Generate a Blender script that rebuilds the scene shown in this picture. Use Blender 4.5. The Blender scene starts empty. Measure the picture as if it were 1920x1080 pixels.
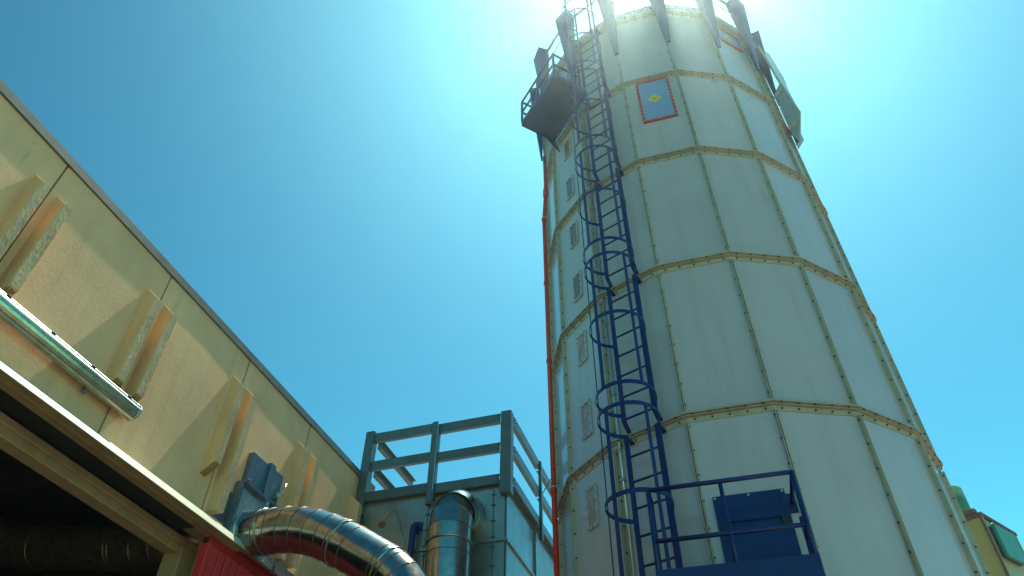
import bpy, bmesh, math, random
from mathutils import Vector, Matrix
random.seed(7)
R_ = math.radians
scene = bpy.context.scene
COL = scene.collection

# ------------------------------------------------------------------ camera
CAM = Vector((0, 0, 1.6))
cd = bpy.data.cameras.new('camera')
cam = bpy.data.objects.new('camera', cd); COL.objects.link(cam)
cd.sensor_width = 36.0; cd.lens = 1348.3 / 1920 * 36
cd.clip_start = 0.05; cd.clip_end = 6000
_p, _r = R_(43.803), R_(0.561)
_f = Vector((0, math.cos(_p), math.sin(_p))); _u = Vector((0, -math.sin(_p), math.cos(_p))); _x = Vector((1, 0, 0))
_rx = math.cos(_r) * _x + math.sin(_r) * _u; _ru = -math.sin(_r) * _x + math.cos(_r) * _u
_m = Matrix((_rx, _ru, -_f)).transposed().to_4x4(); _m.translation = CAM
cam.matrix_world = _m
scene.camera = cam

# ------------------------------------------------------------------ sky, sun, exposure
SUN_AZ, SUN_EL = 25.6, 67.5
SD = Vector((math.sin(R_(SUN_AZ)) * math.cos(R_(SUN_EL)), math.cos(R_(SUN_AZ)) * math.cos(R_(SUN_EL)), math.sin(R_(SUN_EL))))
world = bpy.data.worlds.new('World'); scene.world = world; world.use_nodes = True
wt = world.node_tree; wt.nodes.clear()
def wn(t, **k):
    n = wt.nodes.new(t)
    for a, b in k.items(): setattr(n, a, b)
    return n
sky = wn('ShaderNodeTexSky', sky_type='NISHITA', sun_disc=False, sun_elevation=R_(SUN_EL), sun_rotation=R_(SUN_AZ),
         altitude=0, air_density=1.0, dust_density=0.25, ozone_density=1.0)
def mulc(src, c):
    m = wn('ShaderNodeMixRGB', blend_type='MULTIPLY'); m.inputs[0].default_value = 1; m.inputs[2].default_value = (*c, 1)
    wt.links.new(src, m.inputs[1]); return m.outputs[0]
gm = wn('ShaderNodeGamma'); gm.inputs[1].default_value = 2.0          # deeper, more saturated blue away from the sun
wt.links.new(mulc(sky.outputs[0], (0.1, 0.1, 0.1)), gm.inputs[0])
base_sky = mulc(gm.outputs[0], (19.0, 45.0, 24.0))
tc = wn('ShaderNodeTexCoord'); dot = wn('ShaderNodeVectorMath', operation='DOT_PRODUCT'); dot.inputs[1].default_value = SD
wt.links.new(tc.outputs['Generated'], dot.inputs[0])
mx = wn('ShaderNodeMath', operation='MAXIMUM'); mx.inputs[1].default_value = 0; wt.links.new(dot.outputs['Value'], mx.inputs[0])
last = base_sky
for power, colr in ((10, (2.0, 4.9, 5.4)),):   # solar aureole
    pw = wn('ShaderNodeMath', operation='POWER'); pw.inputs[1].default_value = power; wt.links.new(mx.outputs[0], pw.inputs[0])
    sc = wn('ShaderNodeMixRGB', blend_type='MIX'); sc.inputs[1].default_value = (0, 0, 0, 1); sc.inputs[2].default_value = (*colr, 1)
    wt.links.new(pw.outputs[0], sc.inputs[0])
    ad = wn('ShaderNodeMixRGB', blend_type='ADD'); ad.inputs[0].default_value = 1
    wt.links.new(last, ad.inputs[1]); wt.links.new(sc.outputs[0], ad.inputs[2]); last = ad.outputs[0]
bg = wn('ShaderNodeBackground'); bg.inputs[1].default_value = 0.10
wo = wn('ShaderNodeOutputWorld'); wt.links.new(last, bg.inputs[0]); wt.links.new(bg.outputs[0], wo.inputs[0])
sl = bpy.data.lights.new('sun', 'SUN'); sl.energy = 5.0; sl.angle = R_(0.53); sl.color = (1.0, 0.88, 0.66)
so = bpy.data.objects.new('sun', sl); COL.objects.link(so)
so.rotation_euler = SD.to_track_quat('Z', 'Y').to_euler(); so.location = (20, 30, 60)
vs = scene.view_settings
vs.view_transform = 'Standard'; vs.look = 'None'; vs.gamma = 1; vs.use_curve_mapping = False; vs.exposure = 0.36
scene.display_settings.display_device = 'sRGB'

# ------------------------------------------------------------------ materials
def mat(name, base, rough=0.5, metal=0.0, var=0.12, vscale=3.0, bump=0.0, bscale=20.0, bump2=0.0, b2scale=1.0,
        streak=0.0, streak_col=(0.1, 0.09, 0.07), trans=0.0, spec=0.5, rvar=0.1, coat=0.0, stretch=None, bdist=0.01, orand=0.0, rust=0.0, rust_col=(0.10, 0.035, 0.012), rust_scale=9.0, rust_at=0.66):
    m = bpy.data.materials.new(name); m.use_nodes = True
    t = m.node_tree; b = t.nodes['Principled BSDF']
    N = lambda k: t.nodes.new(k)
    L = t.links.new
    g = N('ShaderNodeNewGeometry')
    n1 = N('ShaderNodeTexNoise'); n1.inputs['Scale'].default_value = vscale; n1.inputs['Detail'].default_value = 6
    n1.inputs['Roughness'].default_value = 0.65
    pos = g.outputs['Position']
    if stretch:
        mp = N('ShaderNodeMapping'); mp.inputs['Scale'].default_value = stretch; L(pos, mp.inputs['Vector']); pos1 = mp.outputs[0]
    else: pos1 = pos
    L(pos1, n1.inputs['Vector'])
    rp = N('ShaderNodeValToRGB'); rp.color_ramp.elements[0].position = 0.3; rp.color_ramp.elements[1].position = 0.72
    rp.color_ramp.elements[0].color = (*[c * (1 - var) for c in base], 1)
    rp.color_ramp.elements[1].color = (*[min(1, c * (1 + var)) for c in base], 1)
    L(n1.outputs['Fac'], rp.inputs['Fac']); colr = rp.outputs['Color']
    if streak:
        mp2 = N('ShaderNodeMapping'); mp2.inputs['Scale'].default_value = (9, 9, 0.45); L(pos, mp2.inputs['Vector'])
        n2 = N('ShaderNodeTexNoise'); n2.inputs['Scale'].default_value = 1.0; n2.inputs['Detail'].default_value = 5
        L(mp2.outputs[0], n2.inputs['Vector'])
        r2 = N('ShaderNodeMapRange'); r2.inputs[1].default_value = 0.5; r2.inputs[2].default_value = 0.8; r2.inputs[4].default_value = streak
        L(n2.outputs['Fac'], r2.inputs[0])
        mm = N('ShaderNodeMixRGB'); L(r2.outputs[0], mm.inputs[0]); L(colr, mm.inputs[1]); mm.inputs[2].default_value = (*streak_col, 1)
        colr = mm.outputs[0]
    if rust:         # spots and runs of rust or grime
        mp3 = N('ShaderNodeMapping'); mp3.inputs['Scale'].default_value = (1, 1, 0.35); L(pos, mp3.inputs['Vector'])
        n4 = N('ShaderNodeTexNoise'); n4.inputs['Scale'].default_value = rust_scale; n4.inputs['Detail'].default_value = 8; n4.inputs['Roughness'].default_value = 0.7
        L(mp3.outputs[0], n4.inputs['Vector'])
        r4 = N('ShaderNodeMapRange'); r4.inputs[1].default_value = rust_at; r4.inputs[2].default_value = rust_at + 0.10; r4.inputs[4].default_value = rust
        L(n4.outputs['Fac'], r4.inputs[0])
        m4 = N('ShaderNodeMixRGB'); L(r4.outputs[0], m4.inputs[0]); L(colr, m4.inputs[1]); m4.inputs[2].default_value = (*rust_col, 1); colr = m4.outputs[0]
    if orand:        # each sheet its own slight tone
        oi = N('ShaderNodeObjectInfo'); hs_ = N('ShaderNodeHueSaturation'); r5 = N('ShaderNodeMapRange')
        r5.inputs[3].default_value = 1 - orand; r5.inputs[4].default_value = 1 + orand
        L(oi.outputs['Random'], r5.inputs[0]); L(r5.outputs[0], hs_.inputs['Value']); L(colr, hs_.inputs['Color']); colr = hs_.outputs[0]
    L(colr, b.inputs['Base Color'])
    rr = N('ShaderNodeMapRange'); rr.inputs[3].default_value = max(0.03, rough - rvar); rr.inputs[4].default_value = min(1, rough + rvar)
    n3 = N('ShaderNodeTexNoise'); n3.inputs['Scale'].default_value = vscale * 2.3; n3.inputs['Detail'].default_value = 4; L(pos1, n3.inputs['Vector'])
    L(n3.outputs['Fac'], rr.inputs[0]); L(rr.outputs[0], b.inputs['Roughness'])
    b.inputs['Metallic'].default_value = metal
    b.inputs['Specular IOR Level'].default_value = spec
    b.inputs['Transmission Weight'].default_value = trans
    b.inputs['Coat Weight'].default_value = coat
    prev = None
    for st, scl, det in ((bump2, b2scale, 1.0), (bump, bscale, 6.0)):
        if st:
            nb = N('ShaderNodeTexNoise'); nb.inputs['Scale'].default_value = scl; nb.inputs['Detail'].default_value = det
            L(pos1 if stretch else pos, nb.inputs['Vector'])
            bp = N('ShaderNodeBump'); bp.inputs['Strength'].default_value = st; bp.inputs['Distance'].default_value = bdist if scl > 5 else 0.05
            L(nb.outputs['Fac'], bp.inputs['Height'])
            if prev: L(prev, bp.inputs['Normal'])
            prev = bp.outputs['Normal']
    if prev: L(prev, b.inputs['Normal'])
    return m
M = {}
M['silo'] = mat('silo_paint', (0.45, 0.455, 0.53), 0.32, var=0.06, vscale=1.3, coat=0.55, bump2=0.12, b2scale=0.9, bump=0.03, bscale=60, streak=0.24, streak_col=(0.25, 0.23, 0.19), orand=0.06, rust=0.38, rust_col=(0.22, 0.15, 0.08), rust_scale=4.0, rust_at=0.66)
M['flange'] = mat('silo_flange_paint', (0.40, 0.39, 0.32), 0.45, var=0.16, vscale=6, bump=0.05, bscale=40, streak=0.25, streak_col=(0.22, 0.15, 0.08), rust=0.6, rust_col=(0.20, 0.10, 0.04), rust_scale=7, rust_at=0.62, orand=0.05)
M['bolt'] = mat('dark_bolt_steel', (0.06, 0.065, 0.06), 0.45, metal=0.5)
M['blue'] = mat('blue_gloss_paint', (0.004, 0.021, 0.15), 0.40, spec=0.4, var=0.25, vscale=4, bump=0.05, bscale=50, rust=0.7, rust_col=(0.05, 0.02, 0.02), rust_scale=14, rust_at=0.68, streak=0.2, streak_col=(0.03, 0.05, 0.12))
M['bluepale'] = mat('pale_blue_paint', (0.17, 0.31, 0.62), 0.4, var=0.06, vscale=3)
M['red'] = mat('red_frame_paint', (0.46, 0.035, 0.02), 0.45, var=0.15, vscale=12)
M['redpipe'] = mat('red_pipe_paint', (0.60, 0.032, 0.018), 0.38, var=0.15, vscale=8)
M['yellow'] = mat('yellow_sign_print', (0.72, 0.58, 0.015), 0.5, var=0.05)
M['black'] = mat('black_print', (0.02, 0.02, 0.02), 0.5)
M['pink'] = mat('pale_red_print', (0.65, 0.32, 0.30), 0.5)
M['plaster'] = mat('cream_render', (0.78, 0.495, 0.285), 0.75, orand=0.03, rust=0.35, rust_col=(0.30, 0.19, 0.09), rust_scale=3.5, rust_at=0.60, var=0.10, vscale=2.2, bump=0.12, bscale=30, bump2=0.05, b2scale=2.0, streak=0.22, streak_col=(0.28, 0.19, 0.10), bdist=0.012)
M['fin'] = mat('cream_board', (0.70, 0.47, 0.25), 0.8, var=0.14, vscale=5, bump=0.5, bscale=45, bdist=0.012, streak=0.15, streak_col=(0.25, 0.18, 0.1), stretch=(1, 1, 0.35))
M['sawn'] = mat('rough_sawn_edge', (0.50, 0.38, 0.24), 0.9, var=0.24, vscale=7, bump=0.4, bscale=50, bdist=0.02, stretch=(1, 1, 0.4), streak=0.3, streak_col=(0.22, 0.19, 0.12))
M['endgrain'] = mat('bare_wood_end', (0.40, 0.25, 0.085), 0.85, var=0.4, vscale=30, bump=0.7, bscale=60, stretch=(3, 1, 1))
M['coping'] = mat('grey_coping_metal', (0.16, 0.18, 0.17), 0.5, metal=0.5, var=0.25, vscale=4)
M['white'] = mat('white_flashing_paint', (0.42, 0.50, 0.41), 0.45, var=0.06, vscale=4)
M['brown'] = mat('brown_soffit_paint', (0.30, 0.22, 0.12), 0.55, var=0.2, vscale=5)
M['galv'] = mat('galvanised_sheet', (0.50, 0.53, 0.52), 0.30, metal=0.95, var=0.16, vscale=9, bump=0.03, bscale=30, rvar=0.1, bump2=0.04, b2scale=4)
M['duct'] = mat('galvanised_duct', (0.38, 0.385, 0.37), 0.21, metal=1.0, var=0.25, vscale=9, orand=0.10, rust=0.4, rust_col=(0.22, 0.19, 0.14), rust_scale=6, rust_at=0.6, bump=0.012, bscale=45, rvar=0.10, bump2=0.05, b2scale=5)
M['railsteel'] = mat('dark_rail_steel', (0.12, 0.145, 0.15), 0.38, metal=0.45, var=0.18, vscale=4, streak=0.3, streak_col=(0.10, 0.09, 0.07), orand=0.06, bump=0.03, bscale=30)
M['seam'] = mat('dull_seam_metal', (0.16, 0.15, 0.13), 0.45, metal=0.8)
M['steel'] = mat('grey_blue_steel', (0.31, 0.34, 0.335), 0.33, metal=0.7, var=0.16, vscale=2.5, streak=0.4, streak_col=(0.20, 0.17, 0.11), orand=0.08, rust=0.4, rust_col=(0.18, 0.13, 0.07), rust_scale=5, rust_at=0.62, rvar=0.12, bump=0.03, bscale=30, bump2=0.05, b2scale=2)
M['dampblue'] = mat('blue_grey_plate', (0.08, 0.16, 0.24), 0.4, metal=0.4, var=0.25, vscale=8)
M['concrete'] = mat('tan_concrete', (0.40, 0.32, 0.19), 0.8, var=0.2, vscale=3, bump=0.3, bscale=25, streak=0.25, streak_col=(0.12, 0.08, 0.05))
M['dark'] = mat('gloom_black', (0.012, 0.013, 0.011), 0.85)  # the hall's gloom put into a near-black base; also on track and roof
M['darkduct'] = mat('dark_duct_metal', (0.24, 0.21, 0.15), 0.30, metal=0.8, var=0.3, vscale=6)  # darker, browner metal than the outdoor duct
M['reddoor'] = mat('red_door_paint', (0.66, 0.040, 0.05), 0.5, var=0.12, vscale=3, streak=0.12, streak_col=(0.12, 0.02, 0.02))
M['redgap'] = mat('deep_red_gap', (0.10, 0.008, 0.01), 0.7)
M['reddark'] = mat('red_trim_paint', (0.45, 0.018, 0.025), 0.5)
M['glass'] = mat('inspection_glass', (0.40, 0.28, 0.27), 0.25, var=0.35, vscale=5, spec=0.8)
M['glassdark'] = mat('dusty_inspection_glass', (0.20, 0.17, 0.18), 0.22, var=0.3, vscale=6, spec=0.6)
M['glassblue'] = mat('clear_inspection_glass', (0.10, 0.18, 0.26), 0.08, var=0.3, vscale=6, spec=0.9)
M['lens'] = mat('silvery_lamp_cover', (0.50, 0.47, 0.36), 0.20, metal=0.75, var=0.3, vscale=6)
M['ochre'] = mat('ochre_panel_paint', (0.40, 0.28, 0.075), 0.5, var=0.1, vscale=2)
M['ochre2'] = mat('faded_ochre_paint', (0.38, 0.31, 0.17), 0.55, var=0.12, vscale=2)
M['green'] = mat('green_panel_paint', (0.03, 0.20, 0.10), 0.35, var=0.08, vscale=2)
M['green2'] = mat('green_cowl_paint', (0.05, 0.20, 0.07), 0.45, var=0.1, vscale=4)
M['rust'] = mat('rusty_iron', (0.16, 0.075, 0.03), 0.8, var=0.4, vscale=15)
M['ground'] = mat('yard_concrete', (0.28, 0.235, 0.165), 0.9, var=0.15, vscale=0.6, bump=0.2, bscale=15)
M['hood'] = mat('hood_sheet', (0.36, 0.44, 0.48), 0.32, metal=0.35, var=0.1, vscale=2)

# ------------------------------------------------------------------ mesh helpers
class Fr:
    """local frame: origin and three axes"""
    def __init__(s, o, x, y, z): s.o, s.x, s.y, s.z = Vector(o), Vector(x), Vector(y), Vector(z)
    def __call__(s, a, b, c): return s.o + s.x * a + s.y * b + s.z * c
W0 = Fr((0, 0, 0), (1, 0, 0), (0, 1, 0), (0, 0, 1))
class MB:
    def __init__(s): s.v = []; s.f = []; s.mi = []; s.sm = []
    def add(s, vs_, fs, smooth=False, mi=0):
        k = len(s.v); s.v += [Vector(p) for p in vs_]
        for f in fs: s.f.append([i + k for i in f]); s.sm.append(smooth); s.mi.append(mi)
        return s
    def box(s, F, x0, x1, y0, y1, z0, z1, mi=0):
        c = [F(x, y, z) for z in (z0, z1) for y in (y0, y1) for x in (x0, x1)]
        return s.add(c, [(0, 2, 3, 1), (4, 5, 7, 6), (0, 1, 5, 4), (2, 6, 7, 3), (0, 4, 6, 2), (1, 3, 7, 5)], mi=mi)
    def quad(s, a, b, c, d, mi=0): return s.add([a, b, c, d], [(0, 1, 2, 3)], mi=mi)
    def prism(s, poly, vec, mi=0):
        n = len(poly); vec = Vector(vec)
        return s.add([Vector(p) for p in poly] + [Vector(p) + vec for p in poly],
                     [tuple(range(n))[::-1], tuple(range(n, 2 * n))] + [(i, (i + 1) % n, n + (i + 1) % n, n + i) for i in range(n)], mi=mi)
    def loft(s, rings, cap=True, smooth=False, closed=True, mi=0):
        n = len(rings[0]); fs = []
        for j in range(len(rings) - 1):
            for i in range(n if closed else n - 1):
                fs.append((j * n + i, j * n + (i + 1) % n, (j + 1) * n + (i + 1) % n, (j + 1) * n + i))
        k = len(s.v)
        s.add([p for r in rings for p in r], fs, smooth, mi)
        if cap:
            s.f.append([k + i for i in range(n)][::-1]); s.sm.append(False); s.mi.append(mi)
            q = k + (len(rings) - 1) * n
            s.f.append([q + i for i in range(n)]); s.sm.append(False); s.mi.append(mi)
        return s
    def tube(s, pts, r, seg=10, cap=True, closed_path=False, smooth=True, mi=0):
        pts = [Vector(p) for p in pts]; n = len(pts); rings = []; prevx = None
        for i in range(n):
            if closed_path: t = pts[(i + 1) % n] - pts[i - 1]
            else: t = pts[min(i + 1, n - 1)] - pts[max(i - 1, 0)]
            t.normalize()
            if prevx is None:
                ref = Vector((0, 0, 1)) if abs(t.z) < 0.9 else Vector((1, 0, 0))
                x = t.cross(ref).normalized()
            else: x = (prevx - t * prevx.dot(t)).normalized()
            prevx = x; y = t.cross(x)
            sc = 1.0
            rr = r[i] if isinstance(r, (list, tuple)) else r
            rings.append([pts[i] + (x * math.cos(2 * math.pi * k / seg) + y * math.sin(2 * math.pi * k / seg)) * rr for k in range(seg)])
        if closed_path: rings.append(rings[0]); cap = False
        return s.loft(rings, cap, smooth, mi=mi)
    def bar(s, a, b, w, h, up=(0, 0, 1), mi=0):
        a, b, up = Vector(a), Vector(b), Vector(up)
        t = (b - a).normalized(); x = t.cross(up).normalized(); y = x.cross(t)
        L = (b - a).length
        return s.box(Fr(a, x, y, t), -w / 2, w / 2, -h / 2, h / 2, 0, L, mi)
    def mesh(s, name, mats, off=Vector((0, 0, 0))):
        me = bpy.data.meshes.new(name)
        me.from_pydata([tuple(p - off) for p in s.v], [], s.f)
        for m in (mats if isinstance(mats, (list, tuple)) else [mats]): me.materials.append(m)
        me.polygons.foreach_set('use_smooth', s.sm); me.polygons.foreach_set('material_index', s.mi)
        me.update()
        bm = bmesh.new(); bm.from_mesh(me); bmesh.ops.recalc_face_normals(bm, faces=bm.faces); bm.to_mesh(me); bm.free()
        return me
def bevel(me, w):
    bm = bmesh.new(); bm.from_mesh(me)
    es = [e for e in bm.edges if len(e.link_faces) == 2 and e.calc_face_angle(0) > 0.5]
    bmesh.ops.bevel(bm, geom=es, offset=w, segments=1, profile=0.5, affect='EDGES', clamp_overlap=True)
    bm.to_mesh(me); bm.free(); return me
def wloc(o):
    l = Vector((0, 0, 0))
    while o: l += o.location; o = o.parent
    return l
def thing(name, label, cat, loc=(0, 0, 0), group=None):
    o = bpy.data.objects.new(name, None); COL.objects.link(o); o.location = loc
    o.empty_display_size = 0.2; o['label'] = label; o['category'] = cat
    if group: o['group'] = group
    return o
def part(name, mb, m, parent, label=None, kind=None, bev=0):
    me = mb.mesh(name, m, wloc(parent)) if isinstance(mb, MB) else mb
    if bev: bevel(me, bev)
    o = bpy.data.objects.new(name, me); COL.objects.link(o); o.parent = parent
    if label: o['label'] = label
    if kind: o['kind'] = kind
    return o
def inst(name, me, parent, rot=0, loc=(0, 0, 0)):
    o = bpy.data.objects.new(name, me); COL.objects.link(o); o.parent = parent; o.location = loc; o.rotation_euler = (0, 0, rot); return o
def single(name, mb, m, label=None, cat=None, kind=None, loc=(0, 0, 0)):
    o = bpy.data.objects.new(name, mb.mesh(name, m, Vector(loc))); COL.objects.link(o); o.location = loc
    if label: o['label'] = label
    if cat: o['category'] = cat
    if kind: o['kind'] = kind
    return o

# ------------------------------------------------------------------ ground
g = MB(); n = 48
g.add([(0, 0, 0)] + [(r * math.cos(2 * math.pi * i / n), r * math.sin(2 * math.pi * i / n), 0) for r in (60, 300) for i in range(n)],
      [(0, 1 + i, 1 + (i + 1) % n) for i in range(n)] + [(1 + i, 1 + n + i, 1 + n + (i + 1) % n, 1 + (i + 1) % n) for i in range(n)])
single('ground', g, M['ground'], kind='structure')

# ------------------------------------------------------------------ scattering air volume added to stand in for lens glare round the sun
hzm = bpy.data.materials.new('glare_air'); hzm.use_nodes = True; ht = hzm.node_tree; ht.nodes.clear()
ho = ht.nodes.new('ShaderNodeOutputMaterial'); hv = ht.nodes.new('ShaderNodeVolumePrincipled'); ht.links.new(hv.outputs[0], ho.inputs['Volume'])
hv.inputs['Color'].default_value = (0.60, 0.88, 1.0, 1); hv.inputs['Density'].default_value = 0.0025; hv.inputs['Anisotropy'].default_value = 0.87
hb_ = MB(); hb_.box(W0, -305, 305, -305, 305, -1, 17.5)
single('glare_haze', hb_, hzm, kind='stuff')

# ------------------------------------------------------------------ silo
AX = Vector((2.7528, 7.9655, 0)); PH = -5.243; RP = 2.14
RZ = [14.017, 11.930, 9.874, 7.755, 5.657, 3.56, 1.47]
def vdir(k):
    a = R_(PH + k * 22.5); return Vector((math.sin(a), -math.cos(a), 0))
def sface(m):           # frame on a face: x along the face, y outward from the panel surface, z up
    a = R_(PH + m * 22.5); eo = Vector((math.sin(a), -math.cos(a), 0)); et = Vector((math.cos(a), math.sin(a), 0))
    return Fr(AX + eo * (RP * math.cos(R_(11.25))), et, eo, (0, 0, 1))
silo = thing('wood_chip_silo', 'tall many-sided pale metal silo of bolted panels under the sun', 'silo', AX)
APO = RP * math.cos(R_(11.25)); HW = RP * math.sin(R_(11.25))
S0 = Fr((0, -APO, 0), (1, 0, 0), (0, -1, 0), (0, 0, 1))    # silo-local face frame at angle 0
tiers = [(RZ[i + 1], RZ[i]) for i in range(6)] + [(0.02, RZ[6])]
for z0, z1 in tiers:
    mb = MB(); nx, nz = 6, 10; H = z1 - z0 - 0.002
    vsx = []; fs = []
    for j in range(nz + 1):
        for i in range(nx + 1):
            u, w = i / nx, j / nz
            b = 0.006 * math.sin(math.pi * u) * math.sin(math.pi * w)
            vsx.append(S0(-HW + 2 * HW * u, b, z0 + 0.001 + H * w))
    for j in range(nz):
        for i in range(nx):
            q = j * (nx + 1) + i; fs.append((q, q + 1, q + nx + 2, q + nx + 1))
    mb.add(vsx, fs, True)
    # folded side flanges (one leg at each long edge, run out along the radius)
    me = mb.mesh('panel', M['silo'])
    fl = MB()
    for sgn in (-1, 1):
        e = Vector((sgn * math.sin(R_(11.25)), -math.cos(R_(11.25)), 0)); tg = Vector((math.cos(R_(11.25)) * -sgn, -math.sin(R_(11.25)), 0))
        F = Fr((0, 0, 0), tg, e, (0, 0, 1))
        fl.box(F, 0.005, 0.013, RP - 0.02, RP + 0.046, z0 + 0.014, z1 - 0.08)
    fme = fl.mesh('seam_flange', M['flange'])
    for k in range(16):
        a = R_(PH + (k + 0.5) * 22.5)
        inst('panel', me, silo, a); inst('seam_flange', fme, silo, a)
tn = math.tan(R_(11.25))
for z in RZ:
    mb = MB()
    for r0, r1, za, zb in ((APO - 0.03, APO + 0.046, z - 0.013, z - 0.004), (APO - 0.03, APO + 0.066, z + 0.004, z + 0.012)):
        mb.prism([(-r0 * tn, -r0, za), (-r1 * tn, -r1, za), (r1 * tn, -r1, za), (r0 * tn, -r0, za)], (0, 0, zb - za))
    rs = APO + 0.009
    mb.prism([(-rs * tn, -rs, z - 0.075), (rs * tn, -rs, z - 0.075), (rs * tn, -rs + 0.03, z - 0.075), (-rs * tn, -rs + 0.03, z - 0.075)], (0, 0, 0.06))
    r1 = APO + 0.066
    mb.prism([(-r1 * tn, -r1 + 0.008, z + 0.013), (-r1 * tn, -r1, z + 0.013), (r1 * tn, -r1, z + 0.013), (r1 * tn, -r1 + 0.008, z + 0.013)], (0, 0, 0.012))
    me = mb.mesh('ring_flange', M['flange'])
    for k in range(16): inst('ring_flange', me, silo, R_(PH + (k + 0.5) * 22.5))
bo = MB()
def hexbolt(F, r=0.012, h=0.012):
    ring = [F(r * math.cos(k * math.pi / 3), r * math.sin(k * math.pi / 3), 0) for k in range(6)]
    top = [p + F.z * h for p in ring]
    bo.add(ring + top, [(6, 7, 8, 9, 10, 11)] + [(i, (i + 1) % 6, 6 + (i + 1) % 6, 6 + i) for i in range(6)])
for k in range(-6, 6):
    F = sface(k + 0.5)
    for z in RZ[:6]:
        for j in range(5):
            x = -0.34 + 0.17 * j
            hexbolt(Fr(F(x, 0.009, z - 0.045), F.x, F.z, F.y), 0.010, 0.012)
            hexbolt(Fr(F(x - 0.01, 0.056, z + 0.004), F.x, F.y, (0, 0, -1)), 0.009, 0.012)
    for z0, z1 in tiers[:6]:
        for sgn in (-1, 1):
            e = vdir(k + (1 if sgn > 0 else 0)); inward = (F.x * -sgn)
            for j in range(8):
                z = z0 + 0.13 + j * (z1 - z0 - 0.26) / 7
                P = AX + e * (RP + 0.026) + inward * 0.013 + Vector((0, 0, z))
                hexbolt(Fr(P, Vector((0, 0, 1)), e, inward), 0.009, 0.012)
part('flange_bolts', bo, M['bolt'], silo, kind='stuff')
# roof, roof trim and railing
rb = MB(); c = [AX + vdir(k) * 2.2 + Vector((0, 0, 14.05)) for k in range(16)]
rb.add(c + [AX + Vector((0, 0, 14.9))], [(i, (i + 1) % 16, 16) for i in range(16)])
part('roof', rb, M['galv'], silo)
rt = MB()
for k in range(16):
    a0, a1 = vdir(k), vdir(k + 1)
    rt.prism([AX + a0 * 2.205 + Vector((0, 0, 14.045)), AX + a0 * 2.235 + Vector((0, 0, 14.045)), AX + a0 * 2.235 + Vector((0, 0, 14.19)), AX + a0 * 2.205 + Vector((0, 0, 14.19))], (a1 - a0) * 2.22)
part('roof_trim', rt, M['galv'], silo)
for z, r, nm in ((15.02, 0.028, 'roof_rail'), (14.62, 0.011, 'roof_rail')):
    for k in range(16):
        t = MB().tube([AX + vdir(k) * 2.28 + Vector((0, 0, z)), AX + vdir(k + 1) * 2.28 + Vector((0, 0, z))], r, 8)
        part(nm, t, M['galv'] if r > 0.02 else M['flange'], silo)
# flared blue brackets at every corner of the rim
mb = MB()
def wedge(z, tw, d0, d1):
    return [(-tw, -(RP + 0.063 + d0), z), (tw, -(RP + 0.063 + d0), z), (tw, -(RP + 0.063 + d1), z), (-tw, -(RP + 0.063 + d1), z)]
mb.loft([wedge(12.82, 0.035, 0.0, 0.03), wedge(15.15, 0.155, 0.0, 0.22)])
wme = mb.mesh('rim_bracket', M['blue'])
for k in range(16): inst('rim_bracket', wme, silo, R_(PH + k * 22.5))

# inspection windows on the face left of the ladder
WF = sface(-2.5); WF.o = WF.o + WF.y * 0.006
for i, (zc, tcx) in enumerate(((11.475, -0.013), (10.455, -0.017), (9.365, -0.013), (8.33, -0.023), (7.265, -0.028), (6.232, -0.048), (5.162, -0.065))):
    f = MB(); hw, hh, b = 0.098, 0.228, 0.024
    for x0, x1, z0, z1 in ((-hw, hw, hh - b, hh), (-hw, hw, -hh, -hh + b), (-hw, -hw + b, -hh + b, hh - b), (hw - b, hw, -hh + b, hh - b)):
        f.box(WF, tcx + x0, tcx + x1, 0.002, 0.022, zc + z0, zc + z1)
    for x, z in [(sx * (hw - 0.012), z) for sx in (-1, 1) for z in (-hh + 0.012, -0.1, 0.03, 0.13, hh - 0.012)] + [(0, hh - 0.012), (0, -hh + 0.012)]:
        f.box(WF, tcx + x - 0.005, tcx + x + 0.005, 0.022, 0.028, zc + z - 0.005, zc + z + 0.005, 1)
    w = part('window', f, [M['silo'], M['bolt']], silo)
    gl = MB(); gl.box(WF, tcx - hw + b - 0.002, tcx + hw - b + 0.002, 0.007, 0.011, zc - hh + b - 0.002, zc + hh - b + 0.002)
    part('pane', gl, M['glassblue'] if i in (1,) else M['glassdark'] if i in (0, 2, 3) else M['glass'], w)
    if i == 0:
        d = MB(); d.add([WF(tcx + 0.05 * math.cos(t), 0.0125, zc - 0.02 + 0.06 * math.sin(t)) for t in [math.pi + j * math.pi / 10 for j in range(11)]] +
                        [WF(tcx + 0.05, 0.0125, zc + 0.18), WF(tcx - 0.05, 0.0125, zc + 0.18)], [tuple(range(13))])
        part('stain', d, M['rust'], w)
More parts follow.
